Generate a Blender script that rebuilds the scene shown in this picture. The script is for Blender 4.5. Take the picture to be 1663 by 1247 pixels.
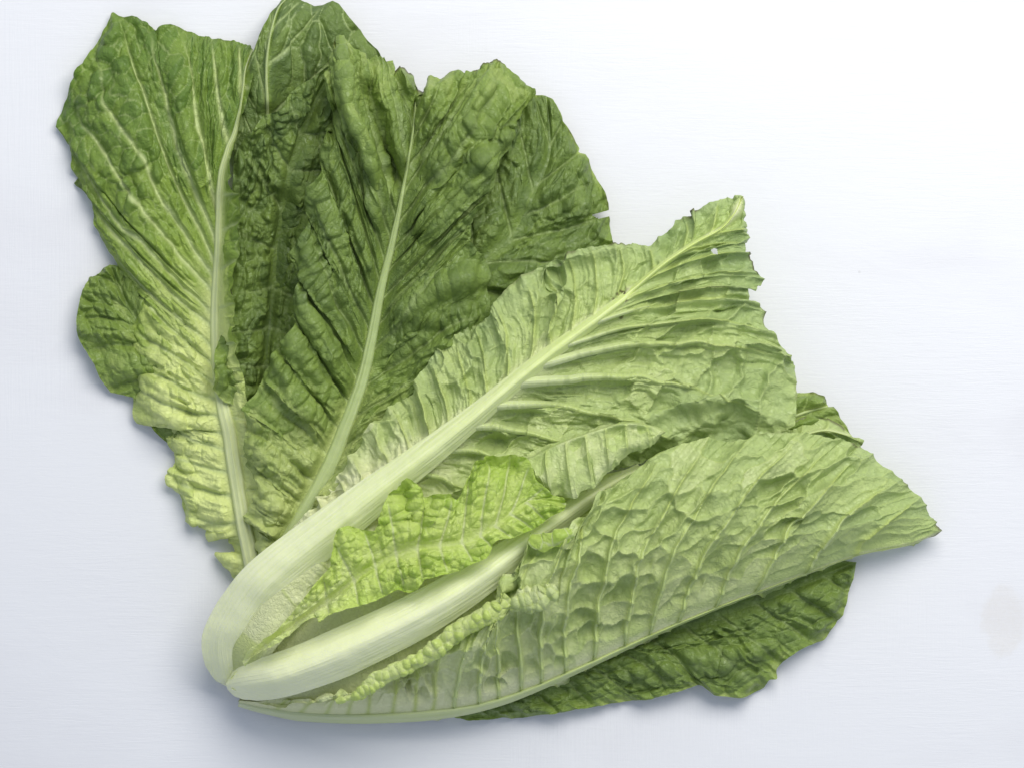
import bpy, math
import numpy as np

# ------------------------------------------------------------------ camera, world, light
scene = bpy.context.scene
for o in list(bpy.data.objects):
    bpy.data.objects.remove(o)
CAM_H = 1.2
PX = 0.00025                       # metres per photograph pixel on the table
W, H = 1663.0, 1247.0

cam_d = bpy.data.cameras.new('camera')
cam_d.sensor_width = 36.0
cam_d.lens = 36.0 * CAM_H / (W * PX)
cam_d.clip_start = 0.05
cam_d.clip_end = 50
cam = bpy.data.objects.new('camera', cam_d)
cam.location = (0, 0, CAM_H)
scene.collection.objects.link(cam)
scene.camera = cam

world = bpy.data.worlds.new('World')
scene.world = world
world.use_nodes = True
bg = world.node_tree.nodes['Background']
bg.inputs[0].default_value = (0.76, 0.86, 1.06, 1)
bg.inputs[1].default_value = 0.48

def area(name, loc, target, sx, sy, power, col):
    d = bpy.data.lights.new(name, 'AREA')
    d.shape = 'RECTANGLE'; d.size = sx; d.size_y = sy
    d.energy = power; d.color = col
    o = bpy.data.objects.new(name, d)
    o.location = loc
    from mathutils import Vector
    v = Vector(target) - Vector(loc)
    o.rotation_euler = v.to_track_quat('-Z', 'Y').to_euler()
    scene.collection.objects.link(o)
    return o
area('window_light', (0.30, 0.68, 0.92), (0.02, 0.05, 0), 0.95, 0.65, 14.6, (1.0, 0.98, 0.94))

scene.view_settings.view_transform = 'Standard'
scene.view_settings.look = 'None'
scene.view_settings.gamma = 1
scene.view_settings.exposure = 0
scene.render.engine = 'CYCLES'

# ------------------------------------------------------------------ numeric helpers
def sstep(a, b, x):
    t = np.clip((x - a) / (b - a), 0, 1)
    return t * t * (3 - 2 * t)

def h2(ix, iy, seed):
    with np.errstate(over='ignore'):
        n = (ix.astype(np.int64) * 374761393 + iy.astype(np.int64) * 668265263 + int(seed) * 974634777) & 0x7fffffff
        n = ((n ^ (n >> 13)) * 1274126177) & 0x7fffffff
        n = ((n ^ (n >> 16)) * 1103515245 + 12345) & 0x7fffffff
        n = n ^ (n >> 15)
    return (n & 0xffff) / 65535.0

def vn(x, y, seed=0):
    x = np.asarray(x, float); y = np.asarray(y, float)
    ix = np.floor(x); iy = np.floor(y)
    fx = x - ix; fy = y - iy
    fx = fx ** 3 * (fx * (fx * 6 - 15) + 10); fy = fy ** 3 * (fy * (fy * 6 - 15) + 10)
    a = h2(ix, iy, seed); b = h2(ix + 1, iy, seed); c = h2(ix, iy + 1, seed); d = h2(ix + 1, iy + 1, seed)
    return (a + (b - a) * fx) * (1 - fy) + (c + (d - c) * fx) * fy      # 0..1

def fbm(x, y, seed=0, oct=3):
    s = 0; a = 1; t = 0
    for k in range(oct):
        s = s + a * vn(x * 2 ** k + 17.3 * k, y * 2 ** k + 5.1 * k, seed + k); t += a; a *= 0.5
    return s / t * 2 - 1                                               # -1..1

def worley(x, y, seed=0, jit=0.85):
    ix = np.floor(x); iy = np.floor(y)
    f1 = np.full(x.shape, 9.0); f2 = np.full(x.shape, 9.0); cid = np.zeros(x.shape)
    for dx in (-1, 0, 1):
        for dy in (-1, 0, 1):
            cx = ix + dx; cy = iy + dy
            px = cx + 0.5 + jit * (h2(cx, cy, seed) - 0.5)
            py = cy + 0.5 + jit * (h2(cx, cy, seed + 71) - 0.5)
            d = np.hypot(x - px, y - py)
            hh = h2(cx, cy, seed + 133)
            m = d < f1
            f2 = np.where(m, f1, np.minimum(f2, d))
            cid = np.where(m, hh, cid)
            f1 = np.where(m, d, f1)
    return f1, f2, cid

def catmull(P, n=400):
    P = np.asarray(P, float)
    Q = np.vstack([2 * P[0] - P[1], P, 2 * P[-1] - P[-2]])
    out = []
    k = len(P) - 1
    per = max(4, n // k)
    for i in range(k):
        p0, p1, p2, p3 = Q[i], Q[i + 1], Q[i + 2], Q[i + 3]
        t = np.linspace(0, 1, per, endpoint=False)[:, None]
        out.append(0.5 * (2 * p1 + (p2 - p0) * t + (2 * p0 - 5 * p1 + 4 * p2 - p3) * t ** 2 + (3 * p1 - p0 - 3 * p2 + p3) * t ** 3))
    out.append(P[-1:])
    return np.vstack(out)

def arclen(P):
    return np.concatenate([[0], np.cumsum(np.hypot(*np.diff(P[:, :2], axis=0).T))])

def at(px, py, zmm):
    """a traced point at its own height above the table, in metres"""
    z = zmm * 0.001
    f = (CAM_H - z) / CAM_H
    return (px - W / 2) * PX * f, (H / 2 - py) * PX * f, z

# ------------------------------------------------------------------ materials
def node(nt, kind, **kw):
    n = nt.nodes.new(kind)
    for k, v in kw.items():
        setattr(n, k, v)
    return n

def leaf_material(name, dark, mid, pale, veinc, rough=0.42, spec=0.45, transl=0.22, bumpd=0.42, bdist=0.0009, bscale=420, coat=0.10):
    m = bpy.data.materials.new(name); m.use_nodes = True
    nt = m.node_tree; L = nt.links.new
    bs = nt.nodes['Principled BSDF']; out = nt.nodes['Material Output']
    def attr(n):
        a = node(nt, 'ShaderNodeAttribute'); a.attribute_name = n; return a.outputs['Fac']
    tone = attr('tone'); vein = attr('vein'); wear = attr('wear'); cell = attr('cell')
    tc = node(nt, 'ShaderNodeTexCoord')
    nz = node(nt, 'ShaderNodeTexNoise'); nz.inputs['Scale'].default_value = 130; nz.inputs['Detail'].default_value = 5
    nz.inputs['Roughness'].default_value = 0.6
    L(tc.outputs['Object'], nz.inputs['Vector'])
    nf = node(nt, 'ShaderNodeTexNoise'); nf.inputs['Scale'].default_value = 900; nf.inputs['Detail'].default_value = 3
    L(tc.outputs['Object'], nf.inputs['Vector'])
    # tone 0 = pale base of the leaf, 1 = full green; disturbed by noise and per-cell variation
    a1 = node(nt, 'ShaderNodeMath', operation='MULTIPLY_ADD'); L(nz.outputs['Fac'], a1.inputs[0]); a1.inputs[1].default_value = 0.42; L(tone, a1.inputs[2])
    a2 = node(nt, 'ShaderNodeMath', operation='MULTIPLY_ADD'); L(cell, a2.inputs[0]); a2.inputs[1].default_value = 0.22; L(a1.outputs[0], a2.inputs[2])
    a3 = node(nt, 'ShaderNodeMath', operation='MULTIPLY_ADD'); L(nf.outputs['Fac'], a3.inputs[0]); a3.inputs[1].default_value = 0.18; L(a2.outputs[0], a3.inputs[2])
    a4 = node(nt, 'ShaderNodeMath', operation='SUBTRACT'); L(a3.outputs[0], a4.inputs[0]); a4.inputs[1].default_value = 0.41
    rp = node(nt, 'ShaderNodeValToRGB')
    e = rp.color_ramp.elements
    e[0].position = 0.0; e[0].color = (*pale, 1)
    e[1].position = 1.0; e[1].color = (*dark, 1)
    x = e.new(0.5); x.color = (*mid, 1)
    L(a4.outputs[0], rp.inputs['Fac'])
    mx = node(nt, 'ShaderNodeMix', data_type='RGBA'); L(vein, mx.inputs[0]); L(rp.outputs['Color'], mx.inputs[6]); mx.inputs[7].default_value = (*veinc, 1)
    mw = node(nt, 'ShaderNodeMix', data_type='RGBA'); L(wear, mw.inputs[0]); L(mx.outputs[2], mw.inputs[6]); mw.inputs[7].default_value = (0.07, 0.045, 0.02, 1)
    L(mw.outputs[2], bs.inputs['Base Color'])
    bs.inputs['Roughness'].default_value = rough
    bs.inputs['Specular IOR Level'].default_value = spec
    bs.inputs['Coat Weight'].default_value = coat
    bs.inputs['Coat Roughness'].default_value = 0.22
    rr = node(nt, 'ShaderNodeMath', operation='MULTIPLY_ADD'); L(nz.outputs['Fac'], rr.inputs[0]); rr.inputs[1].default_value = 0.5; rr.inputs[2].default_value = rough - 0.27
    L(rr.outputs[0], bs.inputs['Roughness'])
    # fine relief
    vo = node(nt, 'ShaderNodeTexVoronoi', feature='DISTANCE_TO_EDGE'); vo.inputs['Scale'].default_value = bscale
    wv = node(nt, 'ShaderNodeMix', data_type='RGBA'); wv.inputs[0].default_value = 0.012
    L(tc.outputs['Object'], wv.inputs[6]); L(nz.outputs['Color'], wv.inputs[7]); L(wv.outputs[2], vo.inputs['Vector'])
    mp = node(nt, 'ShaderNodeMapRange'); mp.inputs[1].default_value = 0; mp.inputs[2].default_value = 0.16
    L(vo.outputs['Distance'], mp.inputs[0])
    sm = node(nt, 'ShaderNodeMath', operation='MULTIPLY_ADD'); L(nf.outputs['Fac'], sm.inputs[0]); sm.inputs[1].default_value = 0.9; L(mp.outputs[0], sm.inputs[2])
    bp = node(nt, 'ShaderNodeBump'); bp.inputs['Strength'].default_value = bumpd; bp.inputs['Distance'].default_value = bdist
    L(sm.outputs[0], bp.inputs['Height']); L(bp.outputs[0], bs.inputs['Normal'])
    tr = node(nt, 'ShaderNodeBsdfTranslucent')
    hs = node(nt, 'ShaderNodeHueSaturation'); hs.inputs['Saturation'].default_value = 1.15; hs.inputs['Value'].default_value = 1.25
    L(mw.outputs[2], hs.inputs['Color']); L(hs.outputs[0], tr.inputs['Color'])
    ms = node(nt, 'ShaderNodeMixShader'); ms.inputs[0].default_value = transl
    L(bs.outputs[0], ms.inputs[1]); L(tr.outputs[0], ms.inputs[2]); L(ms.outputs[0], out.inputs['Surface'])
    return m

def rib_material(name, base, tip, rough=0.38):
    """tone 0 at the white base, 1 at the greener tip"""
    m = bpy.data.materials.new(name); m.use_nodes = True
    nt = m.node_tree; L = nt.links.new
    bs = nt.nodes['Principled BSDF']
    def attr(n):
        a = node(nt, 'ShaderNodeAttribute'); a.attribute_name = n; return a.outputs['Fac']
    tone = attr('tone'); al = attr('along'); ac = attr('across')
    cx = node(nt, 'ShaderNodeCombineXYZ'); L(al, cx.inputs[0]); L(ac, cx.inputs[1])
    mpg = node(nt, 'ShaderNodeMapping'); mpg.inputs['Scale'].default_value = (28, 1000, 1); L(cx.outputs[0], mpg.inputs['Vector'])
    st = node(nt, 'ShaderNodeTexNoise'); st.inputs['Scale'].default_value = 1; st.inputs['Detail'].default_value = 4; L(mpg.outputs[0], st.inputs['Vector'])
    tc = node(nt, 'ShaderNodeTexCoord')
    nz = node(nt, 'ShaderNodeTexNoise'); nz.inputs['Scale'].default_value = 260; nz.inputs['Detail'].default_value = 4; L(tc.outputs['Object'], nz.inputs['Vector'])
    rp = node(nt, 'ShaderNodeValToRGB'); e = rp.color_ramp.elements
    e[0].color = (*base, 1); e[1].color = (*tip, 1)
    a1 = node(nt, 'ShaderNodeMath', operation='MULTIPLY_ADD'); L(st.outputs['Fac'], a1.inputs[0]); a1.inputs[1].default_value = 0.9; L(tone, a1.inputs[2])
    a2 = node(nt, 'ShaderNodeMath', operation='SUBTRACT'); L(a1.outputs[0], a2.inputs[0]); a2.inputs[1].default_value = 0.42
    L(a2.outputs[0], rp.inputs['Fac'])
    L(rp.outputs[0], bs.inputs['Base Color'])
    bs.inputs['Roughness'].default_value = rough
    bs.inputs['Specular IOR Level'].default_value = 0.4
    bs.inputs['Subsurface Weight'].default_value = 0.25
    bs.inputs['Subsurface Radius'].default_value = (0.004, 0.004, 0.0015)
    bs.inputs['Subsurface Scale'].default_value = 0.6
    ad = node(nt, 'ShaderNodeMath', operation='MULTIPLY_ADD'); L(nz.outputs['Fac'], ad.inputs[0]); ad.inputs[1].default_value = 0.5; L(st.outputs['Fac'], ad.inputs[2])
    bp = node(nt, 'ShaderNodeBump'); bp.inputs['Strength'].default_value = 0.55; bp.inputs['Distance'].default_value = 0.0009
    L(ad.outputs[0], bp.inputs['Height']); L(bp.outputs[0], bs.inputs['Normal'])
    return m

def table_material():
    m = bpy.data.materials.new('white_painted_wood'); m.use_nodes = True
    nt = m.node_tree; L = nt.links.new
    bs = nt.nodes['Principled BSDF']
    tc = node(nt, 'ShaderNodeTexCoord')
    def stretched(sx, sy, scale, det, dist=0.0, rot=0.0, rough=0.6):
        mp = node(nt, 'ShaderNodeMapping'); mp.inputs['Scale'].default_value = (sx, sy, 1); mp.inputs['Rotation'].default_value = (0, 0, rot)
        L(tc.outputs['Object'], mp.inputs['Vector'])
        n = node(nt, 'ShaderNodeTexNoise'); n.inputs['Scale'].default_value = scale; n.inputs['Detail'].default_value = det
        n.inputs['Roughness'].default_value = rough; n.inputs['Distortion'].default_value = dist
        L(mp.outputs[0], n.inputs['Vector']); return n.outputs['Fac']
    def math_(op, a, b, c=None):
        n = node(nt, 'ShaderNodeMath', operation=op)
        for i, q in enumerate((a, b, c)):
            if q is None: continue
            if isinstance(q, (int, float)): n.inputs[i].default_value = q
            else: L(q, n.inputs[i])
        return n.outputs[0]
    def ramp01(v, a, b):
        n = node(nt, 'ShaderNodeMapRange'); n.interpolation_type = 'SMOOTHSTEP'
        L(v, n.inputs[0]); n.inputs[1].default_value = a; n.inputs[2].default_value = b; return n.outputs[0]
    grain = stretched(7, 95, 6, 7, 1.1, 0.03, 0.68)          # long horizontal brush hairs
    grain2 = stretched(18, 210, 5, 5, 1.6, -0.09)
    vert = stretched(170, 8, 5, 5, 0.3)                  # patches brushed the other way
    big = stretched(1, 1.0, 4.5, 3, 0.6)
    vm = ramp01(big, 0.50, 0.62)
    hb = math_('MULTIPLY_ADD', grain2, 0.3, math_('MULTIPLY', grain, math_('MULTIPLY_ADD', ramp01(stretched(3, 7, 3, 3, 0.5), 0.35, 0.65), 0.9, 0.25)))
    hgt = node(nt, 'ShaderNodeMix', data_type='FLOAT'); L(vm, hgt.inputs[0]); L(hb, hgt.inputs[2])
    vv = math_('MULTIPLY_ADD', hb, 0.55, math_('MULTIPLY', vert, 0.8)); L(vv, hgt.inputs[3])
    blot = stretched(1, 1.6, 34, 5, 0.6)
    hh = math_('MULTIPLY_ADD', blot, 1.1, hgt.outputs[0])
    bp = node(nt, 'ShaderNodeBump'); bp.inputs['Strength'].default_value = 0.19; bp.inputs['Distance'].default_value = 0.0009
    L(hh, bp.inputs['Height']); L(bp.outputs[0], bs.inputs['Normal'])
    # paint colour: faint warm wood showing through along hairs, specks, one beige stain
    thin = math_('MULTIPLY', ramp01(grain, 0.62, 0.80), ramp01(stretched(2, 5, 3, 3), 0.48, 0.70))
    c1 = node(nt, 'ShaderNodeMix', data_type='RGBA'); c1.inputs[6].default_value = (0.80, 0.80, 0.81, 1); c1.inputs[7].default_value = (0.55, 0.54, 0.52, 1)
    L(math_('MULTIPLY', thin, 0.45), c1.inputs[0])
    wash = ramp01(stretched(2.0, 4.5, 3.2, 4, 0.5), 0.45, 0.75)
    c2 = node(nt, 'ShaderNodeMix', data_type='RGBA'); L(math_('MULTIPLY', wash, 0.24), c2.inputs[0]); L(c1.outputs[2], c2.inputs[6]); c2.inputs[7].default_value = (0.60, 0.58, 0.60, 1)
    vo = node(nt, 'ShaderNodeTexVoronoi'); vo.inputs['Scale'].default_value = 40; vo.inputs['Randomness'].default_value = 1.0
    mpv = node(nt, 'ShaderNodeMapping'); mpv.inputs['Scale'].default_value = (1, 1, 0); mpv.inputs['Location'].default_value = (3.3, 1.7, 0)
    L(tc.outputs['Object'], mpv.inputs['Vector']); L(mpv.outputs[0], vo.inputs['Vector'])
    sep = node(nt, 'ShaderNodeSeparateColor'); L(vo.outputs['Color'], sep.inputs[0])
    spk = math_('MULTIPLY', math_('SUBTRACT', 1.0, ramp01(vo.outputs['Distance'], 0.012, 0.034)), ramp01(sep.outputs[0], 0.50, 0.95))
    c3 = node(nt, 'ShaderNodeMix', data_type='RGBA'); L(math_('MULTIPLY', spk, 0.85), c3.inputs[0]); L(c2.outputs[2], c3.inputs[6]); c3.inputs[7].default_value = (0.30, 0.28, 0.27, 1)
    # beige stain near the right edge of the board
    ms = node(nt, 'ShaderNodeMapping'); ms.vector_type = 'POINT'
    ms.inputs['Location'].default_value = (-0.1995 * 105, 0.0965 * 68, 0); ms.inputs['Scale'].default_value = (105, 68, 0)
    L(tc.outputs['Object'], ms.inputs['Vector'])
    ln = node(nt, 'ShaderNodeVectorMath', operation='LENGTH'); L(ms.outputs[0], ln.inputs[0])
    st = math_('ADD', ln.outputs['Value'], math_('MULTIPLY', stretched(1, 1, 190, 4), 0.9))
    sm = math_('MULTIPLY', math_('SUBTRACT', 1.0, ramp01(st, 1.15, 1.55)), math_('MULTIPLY_ADD', stretched(1, 1, 700, 2), 0.8, 0.1))
    c4 = node(nt, 'ShaderNodeMix', data_type='RGBA'); L(math_('MULTIPLY', sm, 0.28), c4.inputs[0]); L(c3.outputs[2], c4.inputs[6]); c4.inputs[7].default_value = (0.62, 0.52, 0.36, 1)
    L(c4.outputs[2], bs.inputs['Base Color'])
    bs.inputs['Roughness'].default_value = 0.55
    bs.inputs['Specular IOR Level'].default_value = 0.35
    return m

# ------------------------------------------------------------------ mesh building
def grid_mesh(name, X, Y, Z, attrs, mat, parent=None, keep=None):
    nu, nv = X.shape
    me = bpy.data.meshes.new(name)
    nvt = nu * nv
    co = np.stack([X, Y, Z], -1).reshape(-1, 3).astype(np.float32)
    idx = np.arange(nvt).reshape(nu, nv)
    q = np.stack([idx[:-1, :-1], idx[:-1, 1:], idx[1:, 1:], idx[1:, :-1]], -1).reshape(-1, 4)
    if keep is not None: q = q[keep[:-1, :-1].ravel()]
    me.vertices.add(nvt); me.vertices.foreach_set('co', co.ravel())
    me.loops.add(q.size); me.loops.foreach_set('vertex_index', q.ravel().astype(np.int32))
    me.polygons.add(len(q))
    me.polygons.foreach_set('loop_start', (np.arange(len(q)) * 4).astype(np.int32))
    me.polygons.foreach_set('use_smooth', np.ones(len(q), bool))
    for k, a in attrs.items():
        at_ = me.attributes.new(k, 'FLOAT', 'POINT')
        at_.data.foreach_set('value', np.ascontiguousarray(a, np.float32).ravel())
    me.update(calc_edges=True)
    me.validate()
    me.materials.append(mat)
    o = bpy.data.objects.new(name, me)
    scene.collection.objects.link(o)
    if parent: o.parent = parent
    return o

def edge_dense(edge, mid_d, mid_t, n=1600):
    """edge: list of (x,y[,z[,(mx,my)]]); returns dense x,y,z,t"""
    P = np.array([(e[0], e[1]) for e in edge], float)
    al = arclen(P)
    zk = [(al[i], e[2]) for i, e in enumerate(edge) if len(e) > 2 and e[2] is not None]
    tk = [(0.0, 0.0)]
    for i, e in enumerate(edge):
        if len(e) > 3:
            d = np.hypot(mid_d[:, 0] - e[3][0], mid_d[:, 1] - e[3][1])
            tk.append((al[i], mid_t[int(np.argmin(d))]))
    tk.append((al[-1], 1.0))
    a = np.linspace(0, al[-1], n)
    x = np.interp(a, al, P[:, 0]); y = np.interp(a, al, P[:, 1])
    ker = np.hanning(13); ker /= ker.sum()
    def sm(q):
        qq = np.concatenate([np.full(6, q[0]), q, np.full(6, q[-1])])
        return np.convolve(qq, ker, 'valid')
    x = sm(x); y = sm(y)
    za, zv = zip(*zk)
    z = np.interp(a, za, zv)
    kz = np.hanning(61); kz /= kz.sum()
    z = np.convolve(np.concatenate([np.full(30, z[0]), z, np.full(30, z[-1])]), kz, 'valid')
    ta, tv = zip(*tk)
    tv = np.maximum.accumulate(np.array(tv) + np.arange(len(tv)) * 1e-4)
    tv = tv / tv[-1]
    t = np.interp(a, ta, tv)
    return a, x, y, z, t

def polyline_dist(X, Y, P):
    """signed distance (left positive), fraction along"""
    P = np.asarray(P, float)
    best = np.full(X.shape, 1e9); sg = np.zeros(X.shape); fr = np.zeros(X.shape)
    al = arclen(P); tot = al[-1]
    for i in range(len(P) - 1):
        ax, ay = P[i, :2]; bx, by = P[i + 1, :2]
        dx, dy = bx - ax, by - ay; L2 = dx * dx + dy * dy
        t = np.clip(((X - ax) * dx + (Y - ay) * dy) / L2, 0, 1)
        d = np.hypot(X - ax - t * dx, Y - ay - t * dy)
        s = np.sign(dx * (Y - ay) - dy * (X - ax))
        m = d < best
        best = np.where(m, d, best); sg = np.where(m, s, sg)
        fr = np.where(m, (al[i] + t * math.sqrt(L2)) / tot, fr)
    return best, sg, fr

class Leaf:
    pass

def build_leaf(name, mid, left, right, mat, ribmat, parent, side='top', ns=360, nl=120, nr=120,
               veins_l=10, veins_r=10, bend=0.5, pleat=2.0, cellamp=1.2, cellm=1.0, celllen=30, fine=0.3,
               ruffle=2.0, rufl=70, veinw=3.0, veinh=0.8, tone=None, ridges=(), belly_l=0.0, belly_r=0.0,
               rib=None, rib_h=2.0, rib_sink=2.5, rims=(), wear=0.0, seed=1, veincol=0.6, jit=0.35, edgejag=1.2,
               vein_parts=(), ribtone=(0, 1), lowpower=1.0, tert=0.45, wrinkle=0.5, veinlen=1.0, longw=1.2, minv=1.5, longf=2.3, longl=62, nearpale=0.45, spots=(), cellgrow=0.0, edgecurl=2.6, basecalm=0.0, left_z=1.0, gain=1.15, ribpaint=0.0, riblift=0.0, cuts=(), logcell=0, fscale=13.0, vein_mat=None, fineedge=0.0, cscale=26.0, cstart=0.3, roundbelly=False, cellbase=0.0):
    L = Leaf()
    md = catmull(mid, 800)
    al = arclen(md); mt = al / al[-1]
    left = [(e[0], e[1]) if len(e) == 2 else (e[0], e[1], None if e[2] is None else e[2] * left_z) + tuple(e[3:]) for e in left]
    EL = edge_dense(left, md, mt); ER = edge_dense(right, md, mt)
    # common s, spread evenly over midrib and both edges
    s0 = np.linspace(0, 1, 3000)
    def ev(s):
        M = np.stack([np.interp(s, mt, md[:, i]) for i in range(3)], -1)
        A = np.stack([np.interp(s, EL[4], EL[i]) for i in (1, 2, 3)], -1)
        B = np.stack([np.interp(s, ER[4], ER[i]) for i in (1, 2, 3)], -1)
        return M, A, B
    M, A, B = ev(s0)
    spd = (np.hypot(*np.gradient(M[:, :2], axis=0).T) + 0.7 * np.hypot(*np.gradient(A[:, :2], axis=0).T) * (nl > 20) + 0.7 * np.hypot(*np.gradient(B[:, :2], axis=0).T) * (nr > 20))
    cw = np.cumsum(spd + 1e-6); cw = (cw - cw[0]) / (cw[-1] - cw[0])
    s = np.interp(np.linspace(0, 1, ns), cw, s0)
    s[0] = 0; s[-1] = 1
    M, A, B = ev(s)
    T = np.gradient(catmull(mid, 800)[:, :2], axis=0)
    kk = np.ones(41) / 41
    T = np.stack([np.interp(s, mt, np.convolve(np.pad(T[:, i], 20, mode='edge'), kk, 'valid')) for i in range(2)], -1)
    T /= np.linalg.norm(T, axis=1, keepdims=True) + 1e-9
    arcE = {-1: np.interp(s, EL[4], EL[0]), 1: np.interp(s, ER[4], ER[0])}
    cols = []
    for sg, E, n, belly in ((-1, A, nl, belly_l), (1, B, nr, belly_r)):
        v = np.linspace(0, 1, n + 1) ** 1.0
        D = E[:, :2] - M[:, :2]
        prj = np.sum(D * T, axis=1)
        perp_v = D - T * prj[:, None]
        pr = np.where(prj > 0, prj * (0.5 + 0.5 * bend), prj * 0.5)
        C = M[:, :2] + T * pr[:, None] + perp_v * (0.5 - 0.5 * bend)
        jg = edgejag * (vn(arcE[sg] / 7.0, 0 * s, seed + 3) - 0.5) + edgejag * 1.2 * (vn(arcE[sg] / 19.0, 0 * s + 3, seed + 4) - 0.5)
        nrm = D / (np.linalg.norm(D, axis=1, keepdims=True) + 1e-6)
        fade = sstep(0, 60, np.linalg.norm(D, axis=1))
        E2 = E[:, :2] + nrm * (jg * fade)[:, None]
        vv = v[None, :, None]
        Pq = (1 - vv) ** 2 * M[:, None, :2] + 2 * vv * (1 - vv) * C[:, None, :] + vv ** 2 * E2[:, None, :]
        z = M[:, 2:3] + (E[:, 2:3] - M[:, 2:3]) * (v[None, :] ** lowpower)
        bl = belly if np.isscalar(belly) else np.interp(s, [b[0] for b in belly], [b[1] for b in belly])[:, None]
        z = z + (bl * 4.0 * v[None, :] * (1 - v[None, :]) if roundbelly else bl * 6.0 * v[None, :] ** 2 * (1 - v[None, :]))
        cols.append((sg, v, Pq, z, np.linalg.norm(D, axis=1)))
    # assemble j: left edge .. mid .. right edge
    X = np.concatenate([cols[0][2][:, ::-1, 0], cols[1][2][:, 1:, 0]], 1)
    Y = np.concatenate([cols[0][2][:, ::-1, 1], cols[1][2][:, 1:, 1]], 1)
    Z = np.concatenate([cols[0][3][:, ::-1], cols[1][3][:, 1:]], 1)
    V = np.concatenate([-cols[0][1][::-1], cols[1][1][1:]])[None, :] * np.ones((ns, 1))
    S = s[:, None] * np.ones_like(V)
    LEN = np.where(V < 0, cols[0][4][:, None], cols[1][4][:, None])
    AV = np.abs(V)
    ARC = np.where(V < 0, arcE[-1][:, None], arcE[1][:, None])
    # large hand-placed ridges and valleys: (polyline, height mm, width left px, width right px)
    for rg in ridges:
        P, hgt, wl, wr = rg[:4]
        d, sgn, fr = polyline_dist(X, Y, P)
        w = np.where(sgn > 0, wl, wr)
        endf = sstep(0, 0.18, fr) * sstep(0, 0.18, 1 - fr) if len(rg) < 5 else rg[4](fr)
        Z = Z + hgt * np.exp(-(d / w) ** 2) * endf
    Zs = Z.copy()
    # vein phase
    sw = S + 0.006 * fbm(X / 60, Y / 60, seed + 11, 2)
    def knots(vs):
        if np.isscalar(vs):
            q = (np.arange(1, vs + 1) / (vs + 1.0)); return q
        r = []
        for p in vs:
            if isinstance(p, tuple):
                d = np.hypot(md[:, 0] - p[0], md[:, 1] - p[1]); r.append(mt[int(np.argmin(d))])
            else: r.append(p)
        return np.array(sorted(r))
    kp = np.zeros_like(S); spacing = np.zeros_like(S)
    dPx = np.gradient(X, axis=0); dPy = np.gradient(Y, axis=0); ds = np.gradient(s)[:, None]
    KN = {}
    for sg, vs in ((-1, veins_l), (1, veins_r)):
        k = knots(vs)
        KN[sg] = k
        kx = np.concatenate([[2 * k[0] - k[1] - 0.02], k, [k[-1] + max(0.02, (1 - k[-1]))]])
        ph = np.arange(-1, len(k) + 1)
        m = (V < 0) if sg < 0 else (V >= 0)
        kp = np.where(m, np.interp(sw, kx, ph) + sg * 100, kp)
    dk = np.abs(np.gradient(kp, axis=0)) / ds
    # perpendicular spacing of isolines in px
    ux = np.gradient(X, axis=1); uy = np.gradient(Y, axis=1); ul = np.hypot(ux, uy) + 1e-9
    perp = np.abs(dPx * uy - dPy * ux) / ul / ds
    pxk = perp / np.maximum(dk, 1e-6)                     # px per vein interval
    fr = kp - np.round(kp)
    dv = np.abs(fr) * np.clip(pxk, 2, 200)
    alongpx = AV * LEN
    env = sstep(0.0, 0.22, AV) * (0.55 + 0.45 * sstep(1.0, 0.55, AV))
    scl = np.clip(pxk / 42.0, 0.25, 1.4)
    kpw = kp + 0.22 * (vn(alongpx / 70, kp * 0.9, seed + 23) - 0.5) * sstep(0.05, 0.4, AV)
    phs = np.abs(np.sin(np.pi * kpw)) ** 0.8
    tipf = sstep(0, 0.03, 1 - S) * sstep(0, 0.03, S)
    rw = (np.interp(s, [r[0] for r in rib], [r[1] for r in rib]) if rib else np.full(ns, 2.0))[:, None]
    clear = sstep(rw * 0.7, rw * 1.9 + 6, alongpx)       # blade lies calm beside the rib
    irr = 0.15 + 1.5 * vn(np.floor(kp) * 3.7, alongpx / 80, seed + 21)
    # tertiary cells between the veins
    apx = logcell * np.log1p(alongpx / logcell) if logcell else alongpx
    cx = apx / celllen + 0.35 * fbm(X / 30, Y / 30, seed + 31, 2)
    cy = kp * cellm + 0.30 * fbm(X / 34, Y / 34, seed + 32, 2)
    f1, f2, cid = worley(cx, cy, seed + 41)
    e = f2 - f1
    dome = np.clip(1 - (f1 / 0.78) ** 2, 0, 1)
    patch = sstep(0.30, 0.75, vn(X / 75, Y / 75, seed + 43))
    bump = (0.45 * sstep(0.0, 0.45, e) + 0.75 * dome) * (0.25 + 1.1 * cid) * (0.45 + 0.8 * patch) * (1 + cellgrow * AV) * (1 + cellbase * sstep(0.5, 0.25, S))
    csc = np.clip(np.minimum(pxk / cellm, celllen) / cscale, 0.1, 1.3)
    tv = (1 - sstep(0.01, 0.07, e)) * sstep(0.05, 0.25, AV)
    g1, g2, gid = worley(X / fscale + 0.4 * fbm(X / 20, Y / 20, seed + 51, 2), Y / fscale + 0.4 * fbm(X / 20, Y / 20, seed + 52, 2), seed + 53)
    fb = (0.35 * sstep(0.0, 0.4, g2 - g1) + 0.8 * np.clip(1 - (g1 / 0.75) ** 2, 0, 1)) * (0.1 + 1.2 * gid) * (0.35 + 0.9 * sstep(0.35, 0.7, vn(X / 55, Y / 55, seed + 54)))
    wob = fbm(X / 26, Y / 26, seed + 61, 3)
    sgn = 1.0 if side == 'top' else -1.0
    vw = np.maximum(veinw * (1.15 - 0.8 * AV) * np.clip(pxk / 14, 0.25, 1), minv)
    vmask = np.exp(-(dv / vw) ** 2) * sstep(veinlen, veinlen * 0.75, AV)
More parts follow.
